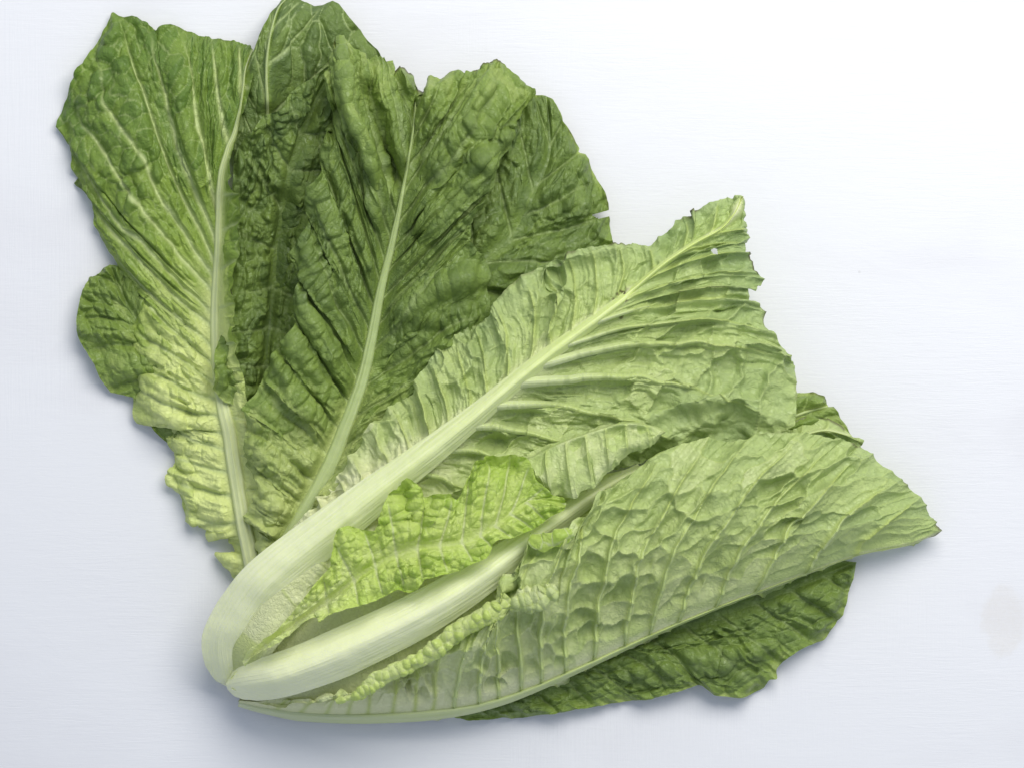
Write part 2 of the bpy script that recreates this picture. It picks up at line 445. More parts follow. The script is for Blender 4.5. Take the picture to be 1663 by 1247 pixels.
    h = sgn * (pleat * env * phs * irr * scl + cellamp * bump * csc * sstep(0.03, cstart, AV) + fine * fb * sstep(0.02, 0.2, AV) * (1 - fineedge + fineedge * sstep(0.3, 0.75, AV)))
    if side == 'top':
        h = h - veinh * vmask * sstep(0, 0.08, AV)
    else:
        h = h + veinh * vmask * sstep(0, 0.08, AV)
    h = h + wrinkle * wob * sstep(0, 0.3, AV)
    lw = fbm(alongpx / longl + 0.4 * wob, kp * longf + 0.7 * vn(X / 50, Y / 50, seed + 63), seed + 65, 3)
    lw = 1 - 2 * np.abs(lw)                       # creased folds running out along the veins
    h = h + sgn * longw * lw * sstep(0.02, 0.25, AV) * np.clip(pxk / 30, 0.25, 1.2)
    h = h + ruffle * sstep(0.55, 1.0, AV) ** 1.3 * (fbm(ARC / rufl, AV * 0.8 + V * 0, seed + 71, 3)) * 1.4
    for (side_s, a0, a1, amp, wid, bead) in rims:
        m = (V < 0) if side_s < 0 else (V > 0)
        z_ = sstep(a0, a0 + 0.02, S) * sstep(a1, a1 - 0.02, S)
        dd = (1 - AV) * LEN
        bd = 0.55 + 0.75 * vn(ARC / bead, dd / bead, seed + 81) if bead else 1.0
        h = h + np.where(m, z_ * amp * np.exp(-((dd - wid) / (wid * 0.75)) ** 2) * bd, 0)
    dde = (1 - AV) * LEN
    curl = fbm(ARC / 38, 0 * S + 4.2, seed + 85, 2)
    h = h + edgecurl * sstep(22, 0, dde) ** 1.5 * (curl * 1.6 - 0.25) * sstep(20, 70, LEN)
    h = gain * h * tipf * clear
    if basecalm: h = h * (0.12 + 0.88 * sstep(basecalm * 0.5, basecalm * 1.5, S))
    # base surface normals (px -> mm : 0.25 mm per px)
    gx0, gx1 = np.gradient(X * 0.25); gy0, gy1 = np.gradient(-Y * 0.25); gz0, gz1 = np.gradient(Zs)
    nx = gy0 * gz1 - gz0 * gy1; ny = gz0 * gx1 - gx0 * gz1; nz = gx0 * gy1 - gy0 * gx1
    nl_ = np.sqrt(nx ** 2 + ny ** 2 + nz ** 2) + 1e-9
    flip = np.where(nz < 0, -1.0, 1.0)
    nx, ny, nz = nx / nl_ * flip, ny / nl_ * flip, nz / nl_ * flip
    nz = np.maximum(nz, 0.35)
    Xd = X + 0.6 * h * nx / 0.25; Yd = Y - 0.6 * h * ny / 0.25
    Zd = np.maximum(Zs + h * nz, 0.7)
    # pigment
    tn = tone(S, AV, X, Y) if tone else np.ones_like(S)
    tn = np.clip(tn - (nearpale if rib else 0.0) * np.exp(-(alongpx / (rw * 1.6 + 3)) ** 2), 0, 1)
    edge_w = np.zeros_like(S)
    if wear:
        edge_w = 0.8 * wear * sstep(5, 0.5, (1 - AV) * LEN) * sstep(0.56, 0.72, vn(ARC / 26, 0 * S + 2, seed + 91)) * sstep(0.45, 0.8, S)
    for (sx, sy, sr, sa) in spots:
        q = np.hypot(X - sx, Y - sy) / sr + 0.7 * fbm(X / 7, Y / 7, seed + 95, 2)
        edge_w = np.maximum(edge_w, sa * sstep(1.0, 0.5, q))
    vcol = np.clip(np.maximum(vmask * 1.0, tert * tv * sstep(0.1, 0.4, AV)), 0, 1) * veincol
    if ribpaint: vcol = np.maximum(vcol, ribpaint * np.exp(-(alongpx / (rw * 1.05)) ** 2))
    L.X, L.Y, L.Z, L.S, L.V, L.s, L.M = Xd, Yd, Zd, S, V, s, M
    keep = None
    if cuts:                                              # small tears and holes
        keep = np.ones_like(X, bool)
        for poly in cuts:
            ins = np.zeros_like(X, bool); n = len(poly)
            for a in range(n):
                (x1, y1), (x2, y2) = poly[a], poly[(a + 1) % n]
                cr = (y1 > Y) != (y2 > Y)
                xx = (x2 - x1) * (Y - y1) / ((y2 - y1) if y2 != y1 else 1e-9) + x1
                ins ^= cr & (X < xx)
            keep &= ~ins
    gx, gy, gz = at(Xd, Yd, Zd)
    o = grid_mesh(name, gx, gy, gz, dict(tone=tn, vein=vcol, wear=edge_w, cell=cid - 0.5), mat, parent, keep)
    L.obj = o
    jm = nl
    L.jm = jm
    if rib:
        w = np.interp(s, [r[0] for r in rib], [r[1] for r in rib])
        zc = Zd[:, jm] + riblift
        hh = rib_h if np.isscalar(rib_h) else np.interp(s, [r[0] for r in rib_h], [r[1] for r in rib_h])
        strip(M[:, 0], M[:, 1], zc, w, hh, rib_sink, ribmat, o, 'midrib', ribtone, dome=(side != 'top'))
    for vp in vein_parts:                                  # (side, knot index, w0, w1, height, vmax)
        sg_, ki, w0, w1, vh, vmax = vp
        k = KN[sg_][ki]
        js = np.arange(jm, -1, -1) if sg_ < 0 else np.arange(jm, X.shape[1])
        avs = np.abs(V[0, js]); js = js[avs <= vmax]
        # follow the displaced isoline kp == integer
        col_s = []
        for j in js:
            kpj = kp[:, j] - sg_ * 100
            col_s.append(np.interp(ki, kpj, np.arange(ns)))
        ri = np.array(col_s)
        i0 = np.clip(np.floor(ri).astype(int), 0, ns - 2); f = ri - i0
        g = lambda Q: Q[i0, js] * (1 - f) + Q[i0 + 1, js] * f
        n = len(js); u = np.linspace(0, 1, n)
        ww = w1 + (w0 - w1) * (1 - u) ** 0.8
        strip(g(Xd), g(Yd), g(Zd), ww, vh * (1 - u ** 1.5) - 0.7 * u ** 6, 1.2, vein_mat or ribmat, o, 'vein', (0.35, 1.5), dome=True, nb=7)
    return L

def strip(x, y, z, w, hh, sink, mat, parent, name, ribtone, dome=True, nb=15):
    """a rib: rounded bar of half width w (px) laid along a line on the leaf"""
    tx = np.gradient(x); ty = np.gradient(y)
    k = 9
    if len(x) > 40:
        tx = np.convolve(np.pad(tx, k // 2, mode='edge'), np.ones(k) / k, 'valid'); ty = np.convolve(np.pad(ty, k // 2, mode='edge'), np.ones(k) / k, 'valid')
    l = np.hypot(tx, ty) + 1e-9
    nx, ny = -ty / l, tx / l
    a = np.linspace(-1, 1, nb)[None, :]
    w = np.asarray(w)[:, None] * np.ones_like(a) * (1.12 if dome else 1.0)
    hh = (np.asarray(hh) * np.ones(len(x)))[:, None]
    if dome:
        bell = (0.5 + 0.5 * np.cos(np.pi * a)) ** 0.62
        prof = bell - 0.05 * np.cos(a * 9.0 + 3 * np.sin(np.linspace(0, 4, len(x)))[:, None]) * bell
        zz = z[:, None] - sink * (1 - bell) * 0.45 + hh * prof
    else:
        prof = 1 - a ** 4
        zz = z[:, None] + 0.5 + hh * (0.8 * prof + 0.2 * np.cos(a * 7.5)) - 1.1 * (1 - prof)
    XX = x[:, None] + nx[:, None] * w * a; YY = y[:, None] + ny[:, None] * w * a
    al = arclen(np.stack([x, y], -1)) * PX
    fr = (al / al[-1])[:, None] * np.ones_like(a)
    tn = ribtone[0] + (ribtone[1] - ribtone[0]) * fr
    XX = XX + 0.8 * fbm(XX / 40, YY / 40, 5, 2); zz = zz + 0.25 * fbm(XX / 30, YY / 30, 7, 2)
    gx, gy, gz = at(XX, YY, zz)
    return grid_mesh(name, gx, gy, gz, dict(tone=tn, along=al[:, None] * np.ones_like(a), across=a * w * PX), mat, parent)

# ------------------------------------------------------------------ table
bm_v = []
tm = table_material()
def slab(name, x0, x1, y0, y1, z0, z1, mat):
    me = bpy.data.meshes.new(name)
    b = 0.003
    vs = [(x0, y0, z0), (x1, y0, z0), (x1, y1, z0), (x0, y1, z0),
          (x0, y0, z1 - b), (x1, y0, z1 - b), (x1, y1, z1 - b), (x0, y1, z1 - b),
          (x0 + b, y0 + b, z1), (x1 - b, y0 + b, z1), (x1 - b, y1 - b, z1), (x0 + b, y1 - b, z1)]
    fs = [(3, 2, 1, 0), (0, 1, 5, 4), (1, 2, 6, 5), (2, 3, 7, 6), (3, 0, 4, 7),
          (4, 5, 9, 8), (5, 6, 10, 9), (6, 7, 11, 10), (7, 4, 8, 11), (8, 9, 10, 11)]
    me.from_pydata(vs, [], fs); me.update(); me.materials.append(mat)
    o = bpy.data.objects.new(name, me); scene.collection.objects.link(o)
    return o
tb = slab('table_top', -0.75, 0.75, -0.6, 0.6, -0.03, 0.0, tm)
tb['kind'] = 'structure'
tb['label'] = 'white painted wooden table top with brush marks under the lettuce'

# ------------------------------------------------------------------ lettuce
head = bpy.data.objects.new('lettuce_head', None)
head.location = (0, 0, 0)
head.empty_display_size = 0.02
scene.collection.objects.link(head)
head['label'] = 'head of green romaine lettuce with fanned leaves lying on white painted wood'
head['category'] = 'lettuce'

m_dark = leaf_material('leaf_upper_dark', (0.090, 0.146, 0.036), (0.222, 0.318, 0.060), (0.52, 0.60, 0.20), (0.42, 0.52, 0.21), rough=0.46, spec=0.40, transl=0.12)
m_left = leaf_material('leaf_upper_mid', (0.132, 0.224, 0.040), (0.305, 0.425, 0.072), (0.80, 0.88, 0.33), (0.60, 0.69, 0.30), rough=0.42, spec=0.26, transl=0.18)
m_back = leaf_material('leaf_underside', (0.300, 0.405, 0.165), (0.500, 0.605, 0.220), (0.80, 0.83, 0.47), (0.53, 0.63, 0.16), rough=0.42, spec=0.34, transl=0.16)
m_inner = leaf_material('leaf_inner_yellow', (0.345, 0.52, 0.055), (0.62, 0.745, 0.20), (0.76, 0.80, 0.44), (0.74, 0.78, 0.46), rough=0.36, spec=0.32, transl=0.28)
m_rib = rib_material('rib_white', (0.84, 0.87, 0.54), (0.56, 0.67, 0.19))
m_ribtop = rib_material('rib_channel', (0.66, 0.71, 0.36), (0.42, 0.51, 0.21))
m_ribgrey = rib_material('rib_pale_green', (0.64, 0.68, 0.42), (0.46, 0.55, 0.20))

def tone_grad(a, b, lo=0.0, hi=1.0, edge=0.15):
    return lambda S, AV, X, Y: lo + (hi - lo) * sstep(a, b, S) + edge * (AV - 0.4)

# --- leaf A : small dark lobe sticking out on the left, lowest
build_leaf('leaf', [(400, 800, 1.5), (330, 690, 3), (270, 590, 6), (215, 510, 7), (178, 430, 4)],
    [(400, 810, 1.5), (300, 745, 4), (250, 700, 4), (217, 645, 3, (300, 640)), (196, 640, 3), (180, 637, 3), (161, 612, 4), (154, 594, 5), (143, 575, 5), (136, 565, 4, (262, 575)), (126, 543, 4), (125, 512, 5, (235, 540)), (130, 485, 6), (146, 453, 4, (200, 480)), (157, 449, 3), (170, 435, 3), (178, 430, 4)],
    [(400, 790, 1.5), (360, 650, 3), (300, 500, 5, (270, 590)), (240, 440, 5), (178, 430, 4)],
    m_dark, m_ribtop, head, ns=260, nl=110, nr=30, veins_l=9, veins_r=8, pleat=2.6, fine=0.9, cellamp=1.8, cellm=1.8, celllen=17, ruffle=2.0,
    tone=lambda S, AV, X, Y: 0.62 + 0 * S, seed=3, veincol=0.25)

# --- leaf D : tall leaf at the back, top
build_leaf('leaf', [(430, 760, 1), (438, 560, 2), (438, 380, 3), (434, 183, 9), (434, 90, 14), (450, 20, 10), (470, -6, 6)],
    [(425, 760, 1), (395, 560, 2, (438, 560)), (378, 380, 3, (438, 420)), (380, 251, 6), (385, 206, 9, (437, 300)), (396, 159, 10), (401, 119, 12), (409, 87, 14, (434, 190)), (425, 48, 12), (443, 16, 9, (434, 90)), (457, 0, 7), (470, -6, 6)],
    [(436, 760, 1), (500, 600, 2, (438, 560)), (600, 420, 3, (438, 420)), (650, 260, 5, (437, 330)), (645, 130, 5, (436, 270)), (617, 90, 6), (613, 82, 6), (602, 71, 6, (434, 220)), (586, 50, 7), (569, 32, 7), (562, 21, 7), (552, 8, 6), (540, 1, 6, (434, 130)), (525, 9, 7), (510, 9, 8), (496, 1, 7, (438, 70)), (480, -6, 6), (470, -6, 6)],
    m_dark, m_ribtop, head, ns=330, nl=40, nr=130, veins_l=7, veins_r=[(438, 480), (438, 380), (437, 320), (436, 255), (434, 195), (434, 110), (440, 50)], pleat=1.2, cellamp=1.3, cellm=1.2, celllen=44, ruffle=1.0, bend=0.0, fine=0.5, longw=0.3,
    ridges=[([(433, 190), (440, 110), (455, 30)], 5, 16, 22)],
    tone=lambda S, AV, X, Y: 0.92 + 0 * S, rib=[(0, 0.2), (0.62, 0.2), (0.68, 3.4), (1, 1.2)], rib_h=0.5, seed=5, veincol=0.85, veinw=2.2, tert=0.8)

# --- leaf F : right part behind the middle leaf
build_leaf('leaf', [(520, 850, 8), (600, 700, 10), (700, 545, 13), (777, 435, 16), (832, 385, 15), (869, 309, 13), (890, 262, 11), (892, 215, 9), (886, 156, 6)],
    [(515, 845, 8), (640, 560, 10, (650, 620)), (740, 330, 12, (750, 470)), (790, 200, 10, (832, 385)), (830, 150, 8, (869, 309)), (866, 153, 7, (890, 240)), (886, 156, 6)],
    [(530, 860, 8), (640, 740, 9, (600, 700)), (800, 600, 9, (680, 575)), (930, 500, 8, (740, 480)), (1010, 430, 7, (777, 435)), (992, 391, 6, (800, 412)), (992, 383, 6), (990, 354, 6), (987, 343, 6), (984, 325, 6, (840, 372)), (974, 298, 6), (961, 272, 7, (860, 330)), (951, 250, 7), (940, 249, 8), (943, 243, 8), (930, 219, 8, (885, 275)), (914, 198, 7), (908, 182, 7, (892, 215)), (898, 163, 6), (886, 156, 6)],
    m_dark, m_ribtop, head, ns=360, nl=80, nr=150, veins_l=9, veins_r=[(620, 670), (700, 545), (750, 470), (785, 428), (825, 390), (850, 348), (873, 298), (891, 240)], pleat=2.0, bend=0, fine=0.9, cellamp=1.7, cellm=2.0, celllen=20, ruffle=1.2,
    ridges=[([(690, 560), (800, 450), (930, 390)], 4, 25, 25), ([(840, 330), (900, 330), (960, 320)], 3, 20, 20)],
    tone=lambda S, AV, X, Y: 0.84 + 0.06 * sstep(0.6, 1, S) - 0.35 * sstep(0.9, 1, AV) * sstep(0.5, 0.8, S), seed=7, veincol=0.4, veinw=2.4, tert=0.5, wear=0.5, cuts=[[(995, 341), (958, 351), (972, 358), (995, 352)]])

# --- leaf N : underneath, lower right
build_leaf('leaf', [(640, 1120, 6), (800, 1100, 7), (950, 1062, 8), (1080, 1020, 9), (1200, 985, 9), (1310, 945, 8), (1391, 912, 5)],
    [(640, 1110, 6), (900, 1000, 6, (950, 1062)), (1200, 900, 6, (1200, 985)), (1391, 912, 5)],
    [(640, 1140, 5), (760, 1168, 3, (700, 1113)), (803, 1166, 2, (730, 1112)), (838, 1166, 3), (895, 1157, 4, (810, 1098)), (972, 1145, 4, (880, 1082)), (1049, 1134, 3, (950, 1062)), (1107, 1118, 5, (1000, 1047)), (1134, 1111, 6), (1157, 1128, 4, (1060, 1027)), (1188, 1130, 3), (1209, 1130, 3), (1241, 1118, 3, (1110, 1012)), (1249, 1103, 4), (1261, 1101, 3), (1261, 1084, 4, (1160, 998)), (1276, 1068, 4), (1295, 1055, 4, (1200, 985)), (1311, 1047, 4), (1338, 1038, 4), (1357, 1013, 4, (1270, 960)), (1370, 995, 4), (1380, 957, 4, (1340, 934)), (1391, 912, 5)],
    m_dark, m_ribtop, head, ns=380, nl=20, nr=130, veins_l=8, veins_r=12, pleat=1.8, bend=0.1, fine=0.7, cellamp=1.6, cellm=2.0, celllen=20, ruffle=1.6,
    ridges=[([(1000, 1090), (1100, 1080), (1180, 1062), (1270, 1045)], 4, 18, 18), ([(1172, 1065), (1210, 1095), (1225, 1120)], 3, 14, 14)],
    tone=lambda S, AV, X, Y: 0.78 - 0.25 * sstep(0.8, 1, AV), seed=9, gain=1.4, veincol=0.45, veinw=2.4, tert=0.6)

# --- leaf E : dark bubbled leaf between the left leaf and the middle leaf
build_leaf('leaf', [(425, 720, 2), (432, 600, 4), (440, 480, 5), (455, 360, 6), (480, 240, 11), (515, 160, 15), (545, 105, 17)],
    [(415, 720, 3), (402, 664, 9), (365, 653, 17, (430, 640)), (347, 630, 20), (340, 600, 22, (432, 600)), (350, 568, 18), (372, 520, 13, (438, 500)), (378, 420, 9, (446, 420)), (374, 330, 9), (380, 251, 12, (455, 360)), (396, 225, 13), (428, 188, 15, (470, 280)), (443, 183, 15), (459, 180, 15), (471, 151, 15, (495, 205)), (486, 138, 16), (507, 127, 16), (531, 108, 17), (545, 105, 17)],
    [(435, 720, 8), (480, 600, 8, (435, 570)), (540, 450, 9, (446, 430)), (575, 300, 10, (465, 300)), (590, 170, 12, (505, 180)), (575, 115, 14), (545, 105, 17)],
    m_dark, m_ribtop, head, ns=330, nl=100, nr=90, veins_l=9, veins_r=9, pleat=1.3, jit=0.9, bend=0, fine=1.2, cellamp=2.2, cellm=1.6, celllen=18, ruffle=1.0,
    ridges=[([(470, 150), (470, 260), (460, 330)], 4, 25, 25), ([(505, 300), (470, 400), (455, 560)], -4, 25, 25)],
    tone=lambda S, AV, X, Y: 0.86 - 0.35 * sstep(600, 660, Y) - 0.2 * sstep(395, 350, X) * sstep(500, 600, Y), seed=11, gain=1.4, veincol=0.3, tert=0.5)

# --- leaf B : the left leaf
build_leaf('leaf', [(430, 975, 12), (413, 925, 13), (402, 878, 13), (392, 825, 13), (381, 759, 13), (373, 706, 13), (361, 653, 13), (354, 590, 11), (351, 520, 12), (353, 459, 13), (356, 400, 14), (357, 350, 14), (360, 290, 15), (371, 243, 15), (382, 215, 15), (393, 160, 14), (398, 115, 12), (411, 81, 8)],
    [(415, 975, 7), (398, 944, 6), (365, 920, 5), (349, 896, 8), (370, 899, 7), (384, 898, 7, (406, 895)), (381, 880, 6), (373, 872, 6), (352, 865, 5), (346, 874, 3), (340, 871, 3), (339, 859, 4, (398, 860)), (323, 849, 4), (302, 846, 5), (299, 825, 5, (395, 842)), (286, 796, 5), (274, 777, 3, (388, 803)), (288, 759, 5), (286, 738, 6), (281, 722, 6, (380, 753)), (284, 703, 6), (275, 687, 7), (262, 677, 7), (238, 666, 6, (373, 708)), (232, 686, 4), (221, 677, 4), (217, 653, 6), (220, 621, 9, (365, 675)), (217, 611, 11), (225, 580, 11), (223, 551, 11, (358, 635)), (220, 512, 12), (218, 472, 12), (204, 443, 10, (353, 585)), (186, 419, 8), (178, 406, 7), (167, 387, 7), (159, 361, 7, (351, 550)), (143, 321, 7), (134, 302, 7), (122, 291, 5, (351, 520)), (120, 265, 6), (114, 230, 6), (93, 209, 4, (352, 497)), (96, 193, 4), (114, 148, 5, (353, 478)), (149, 90, 6, (354, 458)), (167, 58, 6), (183, 20, 5, (355, 438)), (194, 28, 5), (215, 29, 7), (239, 38, 8, (356, 405)), (252, 54, 9), (262, 46, 9), (281, 44, 9), (297, 47, 9, (357, 360)), (310, 50, 9), (331, 57, 8), (344, 61, 8, (371, 240)), (355, 63, 8), (389, 70, 8, (394, 155)), (411, 81, 8)],
    [(445, 975, 12), (437, 925, 12, (413, 925)), (436, 880, 12), (431, 851, 12, (398, 855)), (424, 801, 12), (412, 780, 12), (401, 748, 12, (379, 748)), (405, 700, 13), (405, 663, 14, (363, 660)), (400, 620, 16), (392, 565, 22, (353, 570)), (388, 538, 25), (388, 512, 26, (351, 520)), (387, 470, 27), (388, 424, 28, (354, 440)), (395, 395, 29), (402, 348, 29, (357, 360)), (395, 321, 28), (383, 300, 25, (360, 295)), (380, 265, 22), (385, 235, 18, (376, 232)), (398, 180, 15, (392, 170)), (405, 130, 12), (411, 81, 8)],
    m_left, m_ribtop, head, left_z=0.4, ns=620, nl=190, nr=40,
    veins_l=[(404, 885), (396, 845), (389, 805), (383, 770), (378, 735), (373, 705), (367, 680), (361, 655), (357, 625), (354, 594), (352, 566), (351, 535), (351, 510), (353, 478), (354, 456), (355, 432), (356, 405), (357, 360), (372, 240), (394, 155)],
    veins_r=14, pleat=1.7, cellamp=1.6, cellm=1.9, celllen=24, longw=1.0, fine=0.5, fscale=15, ruffle=2.2, bend=-0.15, veinw=4.2, minv=2.0, veinh=0.8,
    belly_l=[(0, 0), (0.3, 2), (0.55, 5), (1, 1)],
    ridges=[([(215, 470), (240, 330), (200, 180), (182, 60)], 4, 40, 30), ([(270, 60), (300, 200), (330, 330)], 4, 24, 24), ([(225, 610), (260, 650), (300, 700)], 3, 20, 20)],
    tone=lambda S, AV, X, Y: np.clip(0.03 + 0.82 * sstep(760, 330, Y + 60 * (1 - AV) - 0.0 * X) + 0.25 * sstep(330, 120, Y) + 0.38 * (AV - 0.35) * sstep(450, 700, Y), 0, 1),
    rib=[(0, 17), (0.1, 13), (0.3, 12), (0.5, 10), (0.65, 8), (0.78, 7), (0.84, 5), (0.90, 2), (1, 1)], rib_h=1.3, ribpaint=0.6, ribtone=(-0.1, 0.55), seed=13, gain=1.3, veincol=0.95, tert=0.35, wear=0.3)

# --- leaf C : the middle leaf, upper face
CL = build_leaf('leaf', [(395, 1010, 18), (440, 930, 18), (490, 845, 18), (532, 764, 17), (552, 715, 17), (571, 666, 17), (590, 610, 17), (605, 545, 17), (620, 464, 18), (636, 400, 19), (650, 335, 21), (658, 290, 22), (667, 240, 22), (673, 190, 20), (677, 142, 14)],
    [(390, 1005, 16), (425, 930, 15, (440, 930)), (431, 904, 14), (423, 886, 14), (434, 864, 16), (429, 852, 15), (403, 846, 13, (466, 890)), (410, 826, 16), (423, 803, 19, (487, 850)), (413, 780, 18), (400, 753, 16, (497, 832)), (402, 706, 22, (517, 794)), (406, 661, 18), (417, 640, 24, (537, 750)), (430, 612, 19), (440, 580, 26, (552, 715)), (456, 565, 21), (470, 544, 30, (565, 682)), (478, 520, 23), (482, 470, 29, (582, 635)), (478, 420, 20), (490, 385, 28, (594, 592)), (503, 350, 22), (510, 300, 28, (606, 540)), (520, 260, 22), (526, 228, 27, (615, 490)), (540, 190, 26), (532, 150, 28, (624, 448)), (529, 119, 30), (539, 88, 30), (545, 61, 29, (636, 400)), (553, 57, 29), (563, 65, 29), (570, 85, 28, (646, 352)), (590, 100, 22), (614, 91, 16, (658, 288)), (626, 89, 15), (631, 98, 15), (636, 122, 15, (674, 180)), (650, 123, 14), (668, 123, 14), (677, 142, 14)],
    [(402, 1015, 18), (455, 935, 18, (440, 930)), (560, 810, 18, (470, 880)), (640, 700, 18, (520, 788)), (730, 590, 19, (560, 695)), (790, 500, 20, (582, 635)), (785, 430, 22, (590, 610)), (752, 390, 24, (598, 575)), (763, 354, 26, (606, 540)), (779, 335, 26), (782, 317, 25), (796, 302, 25, (615, 490)), (804, 285, 25), (809, 261, 24, (621, 460)), (817, 232, 23), (826, 245, 22), (833, 224, 22, (628, 430)), (832, 205, 21), (826, 190, 20), (824, 172, 19), (845, 165, 16), (868, 155, 12, (636, 400)), (850, 137, 13), (832, 118, 14), (816, 101, 14, (645, 358)), (805, 98, 14), (784, 110, 15), (776, 117, 15), (766, 119, 15, (661, 270)), (760, 123, 15), (734, 123, 15), (715, 130, 15), (697, 131, 15, (671, 210)), (691, 147, 15), (684, 156, 15), (677, 142, 14)],
    m_dark, m_ribtop, head, ns=560, nl=170, nr=170,
    veins_l=[(455, 905), (480, 862), (500, 826), (520, 788), (540, 745), (557, 703), (573, 660), (586, 622), (596, 585), (604, 548), (612, 508), (620, 464), (628, 430), (637, 395), (645, 358), (654, 310), (662, 265), (671, 208)],
    veins_r=[(480, 862), (520, 788), (545, 733), (565, 683), (583, 632), (597, 580), (607, 535), (616, 490), (625, 445), (633, 413), (643, 367), (653, 315), (660, 277), (668, 232), (674, 185)],
    pleat=3.2, cellamp=1.7, cellm=2.4, celllen=18, longw=1.4, longl=110, longf=2.6, wrinkle=0.3, fine=0.95, fineedge=0.75, ruffle=1.6, bend=-0.05, veinw=2.6, veinh=0.9, belly_l=4, belly_r=5,
    ridges=[([(553, 62), (560, 120), (572, 190), (600, 240), (612, 300), (618, 380)], 6, 13, 10), ([(590, 120), (600, 170), (632, 260), (645, 320)], -11, 12, 12),
            ([(625, 95), (640, 180), (660, 280)], 4, 16, 10), ([(810, 110), (760, 200), (690, 300)], 7, 24, 20), ([(818, 240), (740, 315), (670, 390)], 8, 20, 20), ([(790, 250), (720, 330), (665, 400)], -5, 14, 14), ([(790, 440), (700, 470), (640, 520)], 6, 16, 16), ([(700, 520), (650, 560), (610, 620)], -4, 14, 14),
            ([(528, 232), (545, 178), (552, 160)], -11, 14, 10), ([(760, 130), (700, 230), (670, 300)], -3, 14, 14)],
    tone=lambda S, AV, X, Y: np.clip(0.12 + 0.70 * sstep(900, 480, Y) - 0.22 * sstep(300, 120, Y) * sstep(0.2, 0.9, AV), 0, 1),
    rib=[(0, 20), (0.2, 15), (0.4, 11), (0.6, 8), (0.75, 5), (0.82, 3), (1, 1)], rib_h=0.8, ribpaint=0.6, riblift=1.2, ribtone=(0.55, 1.3), seed=17, gain=1.4, veincol=0.42, tert=0.22, wear=1.0)

# --- leaf L : tips behind the folded leaf on the right
build_leaf('leaf', [(1000, 790, 14), (1120, 750, 16), (1230, 705, 17), (1300, 672, 16), (1345, 660, 12)],
    [(1000, 780, 14), (1180, 680, 14, (1160, 735)), (1270, 645, 13, (1260, 690)), (1297, 638, 13), (1321, 637, 13, (1310, 668)), (1337, 646, 12), (1345, 660, 12)],
    [(1000, 810, 14), (1200, 790, 12, (1160, 735)), (1340, 740, 10, (1270, 686)), (1385, 712, 9), (1364, 678, 11, (1330, 662)), (1353, 661, 12), (1345, 660, 12)],
    m_dark, m_ribtop, head, ns=160, nl=40, nr=50, veins_l=7, veins_r=7, pleat=1.5, cellamp=1.4, tone=lambda S, AV, X, Y: 0.55 + 0 * S, rib=[(0, 8), (1, 2)], rib_h=0.4, seed=19, veincol=0.3, wear=0.6)
build_leaf('leaf', [(1040, 810, 22), (1150, 770, 24), (1250, 730, 24), (1330, 700, 21), (1383, 708, 16)],
    [(1040, 800, 20), (1200, 720, 20, (1180, 757)), (1285, 685, 19, (1275, 720)), (1305, 676, 19), (1324, 671, 18, (1320, 703)), (1345, 676, 18), (1369, 689, 17, (1355, 700)), (1383, 708, 16)],
    [(1040, 830, 20), (1220, 810, 16, (1180, 757)), (1370, 750, 14, (1330, 700)), (1405, 722, 14), (1383, 708, 16)],
    m_back, m_ribgrey, head, side='under', ns=160, nl=40, nr=50, veins_l=7, veins_r=7, pleat=1.2, cellamp=1.0, tone=lambda S, AV, X, Y: 0.75 + 0 * S, rib=[(0, 8), (1, 2)], rib_h=0.4, seed=21, veincol=0.3, wear=0.9)

